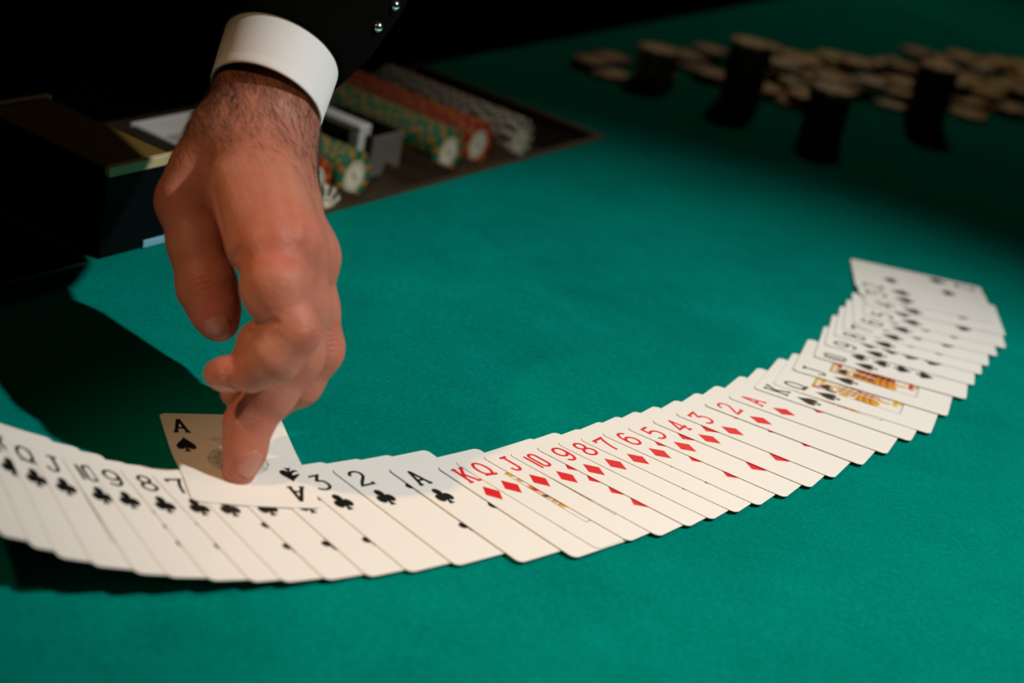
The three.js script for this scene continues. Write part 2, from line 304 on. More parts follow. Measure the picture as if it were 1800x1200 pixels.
// a card as a bent sheet: height(u, v) in card metres and planar(u, v) -> [x, z] in the card's own frame
function cardGeometry(height, planarU) {
  const rows = [], nc = 22;
  const arc = [0, 12, 28, 45, 62, 78, 90].map((a) => a * Math.PI / 180);
  for (const a of arc) rows.push([CR * (1 - Math.cos(a)), CR * (1 - Math.sin(a))]);
  for (let i = 1; i < 12; i++) rows.push([CR + (CL - 2 * CR) * i / 12, 0]);
  for (const a of arc.slice().reverse()) rows.push([CL - CR * (1 - Math.cos(a)), CR * (1 - Math.sin(a))]);
  const nr = rows.length, pos = [], uv = [], idx = [], groups = [];
  const vert = (u, v, lo) => { const x = planarU(u, v); pos.push(x - CW / 2, height(u, v) + (lo ? 0 : CT), v - CL / 2); uv.push(lo ? 1 - u / CW : u / CW, 1 - v / CL); };
  for (const lo of [0, 1]) for (const [v, inset] of rows) for (let k = 0; k <= nc; k++) vert(lerp(inset, CW - inset, k / nc), v, lo);
  const W = nc + 1, half = nr * W;
  for (const lo of [0, 1]) {
    const s = idx.length;
    for (let r = 0; r + 1 < nr; r++) for (let k = 0; k < nc; k++) { const a = lo * half + r * W + k, b = a + W; lo ? idx.push(a, a + 1, b, a + 1, b + 1, b) : idx.push(a, b, a + 1, a + 1, b, b + 1); }
    groups.push([s, idx.length - s, lo]);
  }
  const s = idx.length, ring = [];
  for (let k = 0; k <= nc; k++) ring.push(k);
  for (let r = 1; r < nr; r++) ring.push(r * W + nc);
  for (let k = nc - 1; k >= 0; k--) ring.push((nr - 1) * W + k);
  for (let r = nr - 2; r > 0; r--) ring.push(r * W);
  const base = pos.length / 3;
  for (const lo of [0, 1]) for (const i of ring) { const j = (lo * half + i) * 3; pos.push(pos[j], pos[j + 1], pos[j + 2]); uv.push(0, 0); }
  for (let i = 0; i < ring.length; i++) { const a = base + i, b = base + (i + 1) % ring.length, c = a + ring.length, d = b + ring.length; idx.push(a, b, c, b, d, c); }
  groups.push([s, idx.length - s, 2]);
  const g = new THREE.BufferGeometry();
  g.setAttribute('position', new THREE.Float32BufferAttribute(pos, 3)); g.setAttribute('uv', new THREE.Float32BufferAttribute(uv, 2)); g.setIndex(idx);
  for (const q of groups) g.addGroup(...q);
  g.computeVertexNormals();
  return g;
}
const RANKWORD = { A: 'ace', K: 'king', Q: 'queen', J: 'jack', 10: 'ten', 9: 'nine', 8: 'eight', 7: 'seven', 6: 'six', 5: 'five', 4: 'four', 3: 'three', 2: 'two' }, SUITWORD = { S: 'spades', D: 'diamonds', C: 'clubs', H: 'hearts' };
// centre x, z and turn of every card of the spread, from its left end to its right end
const SPREAD = [
  ['2H', -0.1830, -0.6455, 0.540], ['AH', -0.1712, -0.6480, 0.556],
  ['KC', -0.1606, -0.6499, 0.5721], ['QC', -0.1505, -0.6509, 0.5734], ['JC', -0.1392, -0.6554, 0.5986], ['10C', -0.1255, -0.6616, 0.6265], ['9C', -0.1154, -0.6674, 0.6533], ['8C', -0.1020, -0.6751, 0.6809],
  ['7C', -0.0892, -0.6835, 0.7240], ['6C', -0.0774, -0.6904, 0.7250], ['5C', -0.0631, -0.7004, 0.7515], ['4C', -0.0476, -0.7108, 0.7625],
  ['3C', -0.03327, -0.72105, 0.7897], ['2C', -0.01627, -0.73387, 0.8172], ['AC', 0.0086, -0.74693, 0.8463], ['KD', 0.03022, -0.76018, 0.8748], ['QD', 0.03777, -0.77133, 0.9262], ['JD', 0.05009, -0.78381, 0.9498],
  ['10D', 0.06236, -0.79368, 0.9765], ['9D', 0.07445, -0.80788, 1.0108], ['8D', 0.08448, -0.81905, 1.0371], ['7D', 0.09508, -0.83032, 1.0641], ['6D', 0.10571, -0.8421, 1.0809], ['5D', 0.11822, -0.85589, 1.1029],
  ['4D', 0.1306, -0.87154, 1.1301], ['3D', 0.14276, -0.88741, 1.1515], ['2D', 0.15809, -0.90834, 1.181], ['AD', 0.17092, -0.92674, 1.229], ['KS', 0.18517, -0.94841, 1.2578], ['QS', 0.19602, -0.9619, 1.3067],
  ['JS', 0.20795, -0.98964, 1.3384], ['10S', 0.2213, -1.01783, 1.3823], ['9S', 0.22884, -1.04076, 1.4027], ['8S', 0.2357, -1.05931, 1.4185], ['7S', 0.24181, -1.07463, 1.4375], ['6S', 0.24831, -1.09149, 1.4974],
  ['5S', 0.2562, -1.1078, 1.503], ['4S', 0.2588, -1.1285, 1.530], ['3S', 0.2552, -1.1460, 1.548], ['2S', 0.2543, -1.1586, 1.5374],
];
function addCard(id, x, z, turn, height, planarU, label, extra) {
  const rank = id.slice(0, -1), suit = id.slice(-1);
  const faceMat = phys({ map: face(rank, suit, id.charCodeAt(0) + suit.charCodeAt(0)), roughness: 0.42, clearcoat: 0.12, clearcoatRoughness: 0.35 });
  const m = new THREE.Mesh(cardGeometry(height, planarU), [faceMat, backMat, edgeMat]);
  m.name = nm('playing_card'); m.position.set(x, 0, z); m.rotation.y = turn; m.castShadow = m.receiveShadow = true;
  tag(m, label ?? `${RANKWORD[rank]} of ${SUITWORD[suit]} playing card in the fanned face-up spread`, 'playing card', extra ?? 'cards of the fanned spread');
  scene.add(m);
  return m;
}
for (const [id, x, z, t] of SPREAD) {
  const c = Math.cos(t), s = Math.sin(t), wpos = (lu, lv) => [x + c * lu + s * lv, z - s * lu + c * lv];
  // along the lifted stretch the sheet climbs, so it covers less ground: walk from its left edge
  const N = 24, adv = [0];
  for (let i = 0; i < N; i++) { const [px, pz] = wpos(adv[i] - CW / 2, 0); adv.push(adv[i] + CW / N / Math.hypot(1, RIBSLOPE(px, pz))); }
  const planarU = (u) => { const q = clamp(u / CW * N, 0, N), i = Math.min(N - 1, Math.floor(q)); return lerp(adv[i], adv[i + 1], q - i); };
  addCard(id, x, z, t, (u, v) => { const [px, pz] = wpos(planarU(u) - CW / 2, v - CL / 2); return RIB(px, pz) + 0.0005 + SHINGLE * (CW - u); }, planarU);
}
// the ace pushed forward by the finger: far end on the felt, near end on the spread
const ACE = { x: -0.1094, z: -0.7361, t: 0.4045 };
addCard('AS', ACE.x, ACE.z, ACE.t, (u, v) => {
  const c = Math.cos(ACE.t), n = Math.sin(ACE.t), lu = u - CW / 2, lv = v - CL / 2;
  return 0.0004 + smooth(0.35, 0.8, v / CL) * (RIB(ACE.x + c * lu + n * lv, ACE.z - n * lu + c * lv) + 0.0021);
}, (u) => u, 'ace of spades playing card under the dealer\'s fingertip', 'cards of the fanned spread');

// ───────────────────────── the dealer: hand, cuff, sleeve, jacket ─────────────────────────
const person = thing('person', 'dealer in a dark jacket and white cuff pressing one finger on the ace', 'person');
// joints: pixel, depth, radius in millimetres
const J = (x, y, d, r) => { const p = PW(x, y, d); return [p.x, p.y, p.z, r / 1000]; };
const ARM = RGT.clone().multiplyScalar(0.318).addScaledVector(UPI, 0.823).addScaledVector(FWD, 0.467).normalize();   // hand to elbow
const CUFF0 = PW(468, 176, 0.858);
const AXIS = RGT.clone().multiplyScalar(0.20).addScaledVector(UPI, 0.861).addScaledVector(FWD, 0.467).normalize();   // the way cuff and sleeve run up the arm
const armPt = (k, dx = 0, r = 0) => { const p = CUFF0.clone().addScaledVector(AXIS, k).addScaledVector(RGT, dx); return [p.x, p.y, p.z, r]; };
const palmBones = [
  [armPt(0.09, -0.008, 0.0160), armPt(0.0, -0.0078, 0.0156)], [armPt(0.09, 0.008, 0.0160), armPt(0.0, 0.0078, 0.0156)],
  [armPt(0.0, -0.0078, 0.0156), J(424, 240, 0.848, 15.0)], [armPt(0.0, 0.0078, 0.0156), J(488, 245, 0.858, 14.0)],
  [J(424, 240, 0.848, 15.0), J(490, 245, 0.858, 14.0)],
  [J(424, 240, 0.848, 14.5), J(480, 430, 0.797, 12.8)],
  [J(455, 240, 0.846, 14.0), J(516, 432, 0.802, 13.4)],
  [J(490, 245, 0.858, 13.5), J(534, 448, 0.825, 12.8)],
  [J(488, 252, 0.872, 13.5), J(536, 466, 0.850, 13.0)],
  [J(480, 430, 0.798, 12.0), J(534, 448, 0.825, 12.0)],
  [J(534, 448, 0.825, 12.0), J(536, 466, 0.850, 12.5)],
  [J(418, 330, 0.822, 12.8), J(446, 430, 0.800, 11.5)],
  [J(432, 330, 0.852, 15.0), J(495, 450, 0.842, 14.0)],                       // flesh of the palm, on the far side
  [J(470, 300, 0.875, 14.0), J(510, 455, 0.862, 13.0)],
  [J(392, 245, 0.850, 16.3), J(331, 345, 0.848, 13.6)],                       // ball of the thumb
  [J(400, 290, 0.856, 14.5), J(425, 370, 0.848, 13.0)],
];
const DIGITS = {
  thumb: [J(356, 298, 0.848, 14.5), J(327, 352, 0.846, 13.4), J(346, 430, 0.842, 12.6), J(363, 503, 0.838, 13.0), J(378, 545, 0.836, 10.8), J(384.5, 566, 0.835, 8.8)],
  index: [J(480, 430, 0.797, 12.4), J(484, 505, 0.788, 14.2), J(516, 584, 0.785, 10.8), J(482, 627, 0.785, 10.9), J(440, 653, 0.787, 7.9), J(398, 656, 0.789, 6.5), J(379, 657, 0.7895, 5.3)],
  middle: [J(518, 440, 0.804, 13.0), J(534, 540, 0.808, 11.8), J(522, 625, 0.811, 11.4), J(478, 690, 0.813, 10.4), J(437, 744, 0.815, 10.3), J(431, 790, 0.815, 9.0), J(420, 827, 0.8145, 7.3)],
  ring: [J(534, 450, 0.826, 12.6), J(550, 545, 0.830, 11.4), J(557, 612, 0.834, 11.8), J(525, 672, 0.838, 10.4), J(478, 702, 0.840, 8.8), J(440, 690, 0.836, 7.2)],
  little: [J(536, 468, 0.850, 11.8), J(528, 550, 0.856, 10.0), J(512, 585, 0.852, 9.4), J(455, 600, 0.832, 8.6), J(425, 655, 0.826, 7.4), J(412, 690, 0.826, 6.4)],
};
// signed distance to a cone with round ends
function cone(px, py, pz, A, B) {
  const bx = B[0] - A[0], by = B[1] - A[1], bz = B[2] - A[2], l2 = bx * bx + by * by + bz * bz, dr = A[3] - B[3], a2 = l2 - dr * dr, il2 = 1 / l2;
  const ax = px - A[0], ay = py - A[1], az = pz - A[2], y = ax * bx + ay * by + az * bz, z = y - l2;
  const qx = ax * l2 - bx * y, qy = ay * l2 - by * y, qz = az * l2 - bz * y, x2 = qx * qx + qy * qy + qz * qz, y2 = y * y * l2, z2 = z * z * l2;
  const k = Math.sign(dr) * dr * dr * x2;
  if (Math.sign(z) * a2 * z2 > k) return Math.sqrt(x2 + z2) * il2 - B[3];
  if (Math.sign(y) * a2 * y2 < k) return Math.sqrt(x2 + y2) * il2 - A[3];
  return (Math.sqrt(x2 * a2 * il2) + y * dr) * il2 - A[3];
}
const smin = (a, b, k) => { const h = Math.max(k - Math.abs(a - b), 0) / k; return Math.min(a, b) - h * h * k * 0.25; };
const digitList = Object.entries(DIGITS);
// creases: places where the skin folds; depth and spread in metres
const CREASES = [];
function crease(px, py, d, dirx, diry, n, gap, depth, len) {        // n short folds across a joint, dir = along the finger in the picture
  const c = PW(px, py, d), al = RGT.clone().multiplyScalar(dirx).addScaledVector(UPI, -diry).normalize();
  CREASES.push({ c, al, n, gap, depth, len });
}
crease(446, 738, 0.804, -0.35, 0.93, 3, 0.0021, 0.00012, 0.009);
crease(596, 600, 0.822, 0.05, 1, 5, 0.0022, 0.00025, 0.013);
crease(345, 505, 0.826, 0.35, 0.93, 4, 0.0028, 0.00022, 0.012);
crease(545, 585, 0.777, 0.3, 0.95, 4, 0.0023, 0.00014, 0.009);
crease(400, 655, 0.781, -1, 0.1, 2, 0.0022, 0.00018, 0.006);
function hand(x, y, z) {
  let p = 1;
  for (const [a, b] of palmBones) p = smin(p, cone(x, y, z, a, b), 0.0105);
  let all = p;
  for (const [name, c] of digitList) {
    let d = 1;
    for (let i = 0; i + 1 < c.length; i++) d = smin(d, cone(x, y, z, c[i], c[i + 1]), 0.0045);
    const base = Math.hypot(x - c[0][0], y - c[0][1], z - c[0][2]);
    all = smin(all, d, lerp(name === 'thumb' ? 0.006 : 0.008, 0.0007, smooth(0.010, 0.028, base)));
  }
  return all;
}
// deep folds of skin, as lines on the surface seen from in front
const hit = (px, py) => { let d = 0.74; for (let i = 0; i < 120; i++) { const q = PW(px, py, d), h = hand(q.x, q.y, q.z); if (h < 0.00005) break; d += h * 0.9; } const q = PW(px, py, d); return [q.x, q.y, q.z]; };
const FOLDS = [[[443, 574], [462, 573], [484, 566], 0.0017, 0.0013], [[432, 623], [440, 625], [447, 630], 0.0003, 0.0011], [[376, 338], [383, 372], [392, 405], 0.0016, 0.0022], [[414, 452], [418, 446], [421, 438], 0.0012, 0.0013]].map(([a, b, c, dep, wid]) => ({ p: [hit(...a), hit(...b), hit(...c)].map((q) => [...q, 0.00005]), dep, wid }));
const TENDONS = [[J(452, 235, 0.832, 0), J(492, 415, 0.778, 0)], [J(476, 232, 0.834, 0), J(532, 415, 0.785, 0)], [J(400, 235, 0.836, 0), J(345, 330, 0.806, 0)]];
function skin(x, y, z) {                                              // the same with tendons, folds and small unevenness
  let d = hand(x, y, z);
  if (Math.abs(d) > 0.004) return d;
  for (const [a, b] of TENDONS) { const q = cone(x, y, z, [...a.slice(0, 3), 0.0001], [...b.slice(0, 3), 0.0001]); d -= 0.0007 * Math.exp(-q * q / 0.000012); }
  for (const { p, dep, wid } of FOLDS) { const q = Math.min(cone(x, y, z, p[0], p[1]), cone(x, y, z, p[1], p[2])); if (q < 0.006) d += dep * Math.exp(-q * q / (wid * wid)); }
  for (const { c, al, n, gap, depth, len } of CREASES) {
    const dx = x - c.x, dy = y - c.y, dz = z - c.z, r2 = dx * dx + dy * dy + dz * dz;
    if (r2 > len * len * 1.6) continue;
    const t = dx * al.x + dy * al.y + dz * al.z + 0.0006 * noise.noise(x * 300, y * 300, z * 300), half = n * gap / 2;
    if (Math.abs(t) < half) d += depth * Math.pow(0.5 + 0.5 * Math.cos(t / gap * Math.PI * 2), 3) * smooth(1.25, 0.4, Math.sqrt(r2) / len);
  }
  d -= 0.00035 * noise.noise(x * 90, y * 90, z * 90) + 0.0001 * noise.noise(x * 420, y * 420, z * 420);
  return d;
}
function normalAt(f, x, y, z, e) { const n = V(f(x + e, y, z) - f(x - e, y, z), f(x, y + e, z) - f(x, y - e, z), f(x, y, z + e) - f(x, y, z - e)); return n.normalize(); }
// surface nets over the blocks that the surface crosses
function meshField(f, lo, hi, h) {
  const n = [0, 1, 2].map((k) => Math.ceil((hi[k] - lo[k]) / h) + 1), B = 8, at = new Map();
  const [nx, ny, nz] = n, id = (i, j, k) => (k * ny + j) * nx + i, field = new Float32Array(nx * ny * nz).fill(NaN);
  const F = (i, j, k) => { const q = id(i, j, k); if (field[q] !== field[q]) field[q] = f(lo[0] + i * h, lo[1] + j * h, lo[2] + k * h); return field[q]; };
  const pos = [], idx = [], cells = [];
  for (let bk = 0; bk < nz - 1; bk += B) for (let bj = 0; bj < ny - 1; bj += B) for (let bi = 0; bi < nx - 1; bi += B) {
    if (Math.abs(f(lo[0] + (bi + B / 2) * h, lo[1] + (bj + B / 2) * h, lo[2] + (bk + B / 2) * h)) > B * h * 1.05) continue;
    for (let k = bk; k < Math.min(bk + B, nz - 1); k++) for (let j = bj; j < Math.min(bj + B, ny - 1); j++) for (let i = bi; i < Math.min(bi + B, nx - 1); i++) {
      const v = []; let inside = 0;
      for (let c = 0; c < 8; c++) { const q = F(i + (c & 1), j + (c >> 1 & 1), k + (c >> 2)); v.push(q); if (q < 0) inside++; }
      if (!inside || inside === 8) continue;
      let sx = 0, sy = 0, sz = 0, m = 0;
      for (let c = 0; c < 8; c++) for (const b of [1, 2, 4]) if (!(c & b) && (v[c] < 0) !== (v[c | b] < 0)) {
        const t = v[c] / (v[c] - v[c | b]);
        sx += (c & 1) + (b === 1 ? t : 0); sy += (c >> 1 & 1) + (b === 2 ? t : 0); sz += (c >> 2) + (b === 4 ? t : 0); m++;
      }
      at.set(id(i, j, k), pos.length / 3); cells.push([i, j, k]);
      pos.push(lo[0] + (i + sx / m) * h, lo[1] + (j + sy / m) * h, lo[2] + (k + sz / m) * h);
    }
  }
  for (const [i, j, k] of cells) {
    const s = F(i, j, k) < 0;
    for (const [di, dj, dk, a, b] of [[1, 0, 0, [0, 1, 0], [0, 0, 1]], [0, 1, 0, [0, 0, 1], [1, 0, 0]], [0, 0, 1, [1, 0, 0], [0, 1, 0]]]) {
      if ((F(i + di, j + dj, k + dk) < 0) === s) continue;
      const A = at.get(id(i, j, k)), Bv = at.get(id(i - a[0], j - a[1], k - a[2])), C = at.get(id(i - b[0], j - b[1], k - b[2])), D = at.get(id(i - a[0] - b[0], j - a[1] - b[1], k - a[2] - b[2]));
      if (A === undefined || Bv === undefined || C === undefined || D === undefined) continue;
      if (s) idx.push(A, Bv, D, A, D, C); else idx.push(A, D, Bv, A, C, D);
    }
  }
  return { pos, idx };
}
const skinNormal = (x, y, z) => normalAt(skin, x, y, z, 0.00035);
{
  let lo = [9, 9, 9], hi = [-9, -9, -9];
  for (const q of [...palmBones.flat(), ...Object.values(DIGITS).flat()]) for (let k = 0; k < 3; k++) { lo[k] = Math.min(lo[k], q[k] - q[3] - 0.004); hi[k] = Math.max(hi[k], q[k] + q[3] + 0.004); }
  const { pos, idx } = meshField(hand, lo, hi, 0.0011);
  const nor = [], col = [], uv = [];
  const knuckles = [[545, 590, 0.775, 13], [596, 605, 0.822, 13], [440, 740, 0.808, 10], [435, 815, 0.811, 13], [300, 340, 0.838, 14], [350, 505, 0.826, 12], [530, 430, 0.787, 16], [585, 460, 0.81, 12], [382, 655, 0.784, 10], [385, 560, 0.826, 12], [480, 440, 0.78, 14]].map(([a, b, c, r]) => [PW(a, b, c), r / 1000]);
  for (let i = 0; i < pos.length; i += 3) {
    let x = pos[i], y = pos[i + 1], z = pos[i + 2], n = skinNormal(x, y, z);
    for (let t = 0; t < 2; t++) { const d = skin(x, y, z); x -= n.x * d; y -= n.y * d; z -= n.z * d; }
    pos[i] = x; pos[i + 1] = y; pos[i + 2] = z;
    n = skinNormal(x, y, z); nor.push(n.x, n.y, n.z);
    // blood under the skin: redder over the joints and the fingertips, mottled elsewhere
    let red = 0.35 * noise.noise(x * 55, y * 55, z * 55 + 4) + 0.25 * noise.noise(x * 160, y * 160, z * 160);
    for (const [c, r] of knuckles) red += 0.6 * Math.exp(-((x - c.x) ** 2 + (y - c.y) ** 2 + (z - c.z) ** 2) / (r * r));
    red = clamp(red, -0.5, 1.1);
    const m = 1 + 0.07 * noise.noise(x * 240 + 9, y * 240, z * 240);
    col.push((0.45 + 0.01 * red) * m, (0.172 - 0.045 * red) * m, (0.112 - 0.032 * red) * m);
    uv.push((x - z * 0.6) * 14, (y + z * 0.4) * 14);
  }
  const g = new THREE.BufferGeometry();
  g.setAttribute('position', new THREE.Float32BufferAttribute(pos, 3)); g.setAttribute('normal', new THREE.Float32BufferAttribute(nor, 3));
  g.setAttribute('color', new THREE.Float32BufferAttribute(col, 3)); g.setAttribute('uv', new THREE.Float32BufferAttribute(uv, 2)); g.setIndex(idx);
  const pore = dataTex(512, (x, y) => {
    const v = 0.5 + 0.22 * noise.noise(x * 90, y * 90, 1.7) + 0.2 * noise.noise(x * 170, y * 60, 7.7) + 0.16 * noise.noise(x * 60, y * 170, 2.9);
    return [v, v, v];
  }, false);
  const skinMat = phys({ vertexColors: true, roughness: 0.52, bumpMap: pore, bumpScale: 0.00022, specularIntensity: 0.5, sheen: 0.15, sheenRoughness: 0.5, sheenColor: lin(0.5, 0.25, 0.18) });
  part('body', g, skinMat, person, 'bare hand and wrist, fingers curled, one pressing down');

  // nails, laid on the skin
  const nailMat = phys({ color: lin(0.48, 0.19, 0.13), roughness: 0.38, clearcoat: 0.2, clearcoatRoughness: 0.3 });
  const nail = (px, py, d, dir, side, len, wid) => {
    const c = PW(px, py, d), dirv = (v) => RGT.clone().multiplyScalar(v[0]).addScaledVector(UPI, -v[1]).addScaledVector(FWD, v[2]).normalize();
    const L = dirv(dir), S0 = dirv(side), Nn = L.clone().cross(S0).normalize(), S = Nn.clone().cross(L).normalize();
    if (Nn.dot(FWD) > 0) Nn.negate();
    const nu = 10, nv = 14, P = [], I = [];
    const put = (u, v, h) => {
      const round = v > 0 ? Math.sqrt(Math.max(0.02, 1 - Math.pow(v, 4))) : Math.sqrt(Math.max(0.02, 1 - Math.pow(-v, 5)));
      const q = c.clone().addScaledVector(S, u * wid * round).addScaledVector(L, v * len).addScaledVector(Nn, 0.008);
      for (let t = 0; t < 60; t++) { const dd = hand(q.x, q.y, q.z); if (dd < 0.00005) break; q.addScaledVector(Nn, -Math.max(dd * 0.7, 0.00004)); }
      const g = c.clone().addScaledVector(S, u * wid * round).addScaledVector(L, v * len);
      if (q.distanceTo(g) > 0.009) q.copy(g);
      for (let t = 0; t < 4; t++) { const dd = hand(q.x, q.y, q.z), m = normalAt(hand, q.x, q.y, q.z, 0.0004); q.addScaledVector(m, -dd); }
      q.addScaledVector(normalAt(hand, q.x, q.y, q.z, 0.0004), h); P.push(q.x, q.y, q.z);
    };
    for (const top of [1, 0]) for (let j = 0; j <= nv; j++) for (let i = 0; i <= nu; i++) { const u = i / nu * 2 - 1, v = j / nv * 2 - 1; put(u, v, top ? 0.00042 * (1 - 0.75 * Math.pow(Math.abs(u), 3)) : -0.0006); }
    const W = nu + 1, H = W * (nv + 1);
    for (let j = 0; j < nv; j++) for (let i = 0; i < nu; i++) { const a = j * W + i; I.push(a, a + 1, a + W, a + 1, a + W + 1, a + W); }
    const rim = []; for (let i = 0; i <= nu; i++) rim.push(i); for (let j = 1; j <= nv; j++) rim.push(j * W + nu); for (let i = nu - 1; i >= 0; i--) rim.push(nv * W + i); for (let j = nv - 1; j > 0; j--) rim.push(j * W);
    for (let i = 0; i < rim.length; i++) { const a = rim[i], b = rim[(i + 1) % rim.length]; I.push(a, a + H, b, b, a + H, b + H); }
    const ng = new THREE.BufferGeometry(); ng.setAttribute('position', new THREE.Float32BufferAttribute(P, 3)); ng.setIndex(I); ng.computeVertexNormals();
    part('fingernail', ng, nailMat, person);
  };
  nail(440, 815, 0.808, [-0.2, 0.97, 0.0], [0.62, 0.13, 0.78], 0.0062, 0.0043);
  nail(394, 673, 0.788, [-1, 0.04, 0.05], [0, 0.5, 0.86], 0.0055, 0.0038);
  nail(383, 577, 0.826, [0.22, 0.95, 0.1], [0.95, -0.2, 0.25], 0.0056, 0.0058);

  // dark hair on the wrist and the back of the hand
  const strands = [], hp = [], hi2 = [];
  let n = 0, tries = 0;
  const tri = idx.length / 3;
  while (n < 2600 && tries++ < 90000) {
    const t = Math.floor(rnd() * tri) * 3, a = idx[t] * 3, b = idx[t + 1] * 3, c = idx[t + 2] * 3, u = rnd(), v = rnd() * (1 - u);
    const p = V(0, 0, 0); p.x = pos[a] * (1 - u - v) + pos[b] * u + pos[c] * v; p.y = pos[a + 1] * (1 - u - v) + pos[b + 1] * u + pos[c + 1] * v; p.z = pos[a + 2] * (1 - u - v) + pos[b + 2] * u + pos[c + 2] * v;
    const k = p.clone().sub(CUFF0).dot(ARM);               // metres up the arm from the cuff's edge
    if (k > 0.006 || k < -0.07) continue;
    const nn = V(nor[a], nor[a + 1], nor[a + 2]);
    const back = -nn.dot(FWD); if (back < -0.35) continue;
    const side = p.clone().sub(CUFF0).dot(RGT);
    let dens = smooth(-0.062, -0.012, k); dens = dens * dens * (0.55 + 0.45 * smooth(0.012, -0.02, side));
    if (rnd() > dens) continue;
    const flow = ARM.clone().multiplyScalar(-0.75).addScaledVector(RGT, 0.55 + 0.5 * noise.noise(p.x * 70, p.y * 70, p.z * 70) + rr(-0.35, 0.35));
    flow.addScaledVector(nn, -flow.dot(nn)).normalize();
    const len = rr(0.005, 0.0115) * (0.6 + 0.4 * dens), lift = rr(0.12, 0.5), bend = nn.clone().cross(flow).multiplyScalar(rr(-0.35, 0.35));
    const base = hp.length / 3, sd = nn.clone().cross(flow).normalize(), r0 = rr(0.000035, 0.00006);
    for (let s = 0; s <= 4; s++) {
      const q = s / 4, c2 = p.clone().addScaledVector(flow, len * q).addScaledVector(nn, len * lift * (q - 0.75 * q * q) + 0.00005).addScaledVector(bend, len * q * q);
      const r = r0 * (1 - 0.75 * q);
      for (const [x, y] of [[1, 0], [-0.5, 0.87], [-0.5, -0.87]]) { const w = c2.clone().addScaledVector(sd, x * r).addScaledVector(nn, y * r); hp.push(w.x, w.y, w.z); }
      if (s) for (let e = 0; e < 3; e++) { const A = base + (s - 1) * 3 + e, B2 = base + (s - 1) * 3 + (e + 1) % 3; hi2.push(A, B2, A + 3, B2, B2 + 3, A + 3); }
    }
    n++;
  }
  const hg = new THREE.BufferGeometry(); hg.setAttribute('position', new THREE.Float32BufferAttribute(hp, 3)); hg.setIndex(hi2); hg.computeVertexNormals();
  const hair = part('arm_hair', hg, mat({ color: lin(0.022, 0.013, 0.008), roughness: 0.6 }), person, 'dark hair on the wrist and back of the hand');
  hair.userData.kind = 'stuff';
}

// tubes round the arm: a row of rings, each [centre, radius across, radius deep], swept with thickness
function ringTube(rings, axisOf, segs, wob) {
  const pos = [], idx = [], uv = [];
  rings.forEach(([c, ra, rb], k) => {
    const ax = axisOf(k), s = RGT.clone().addScaledVector(ax, -RGT.dot(ax)).normalize(), t = ax.clone().cross(s).normalize();
    for (let i = 0; i <= segs; i++) {
      const a = i / segs * Math.PI * 2, w = wob ? 1 + wob(a, k) : 1;
      const p = c.clone().addScaledVector(s, Math.cos(a) * ra * w).addScaledVector(t, Math.sin(a) * rb * w);
      pos.push(p.x, p.y, p.z); uv.push(i / segs * 0.2, k / rings.length * 0.2);
    }
  });
  for (let k = 0; k + 1 < rings.length; k++) for (let i = 0; i < segs; i++) { const a = k * (segs + 1) + i, b = a + segs + 1; idx.push(a, a + 1, b, a + 1, b + 1, b); }
  const g = new THREE.BufferGeometry(); g.setAttribute('position', new THREE.Float32BufferAttribute(pos, 3)); g.setAttribute('uv', new THREE.Float32BufferAttribute(uv, 2)); g.setIndex(idx); g.computeVertexNormals();
  return g;
}
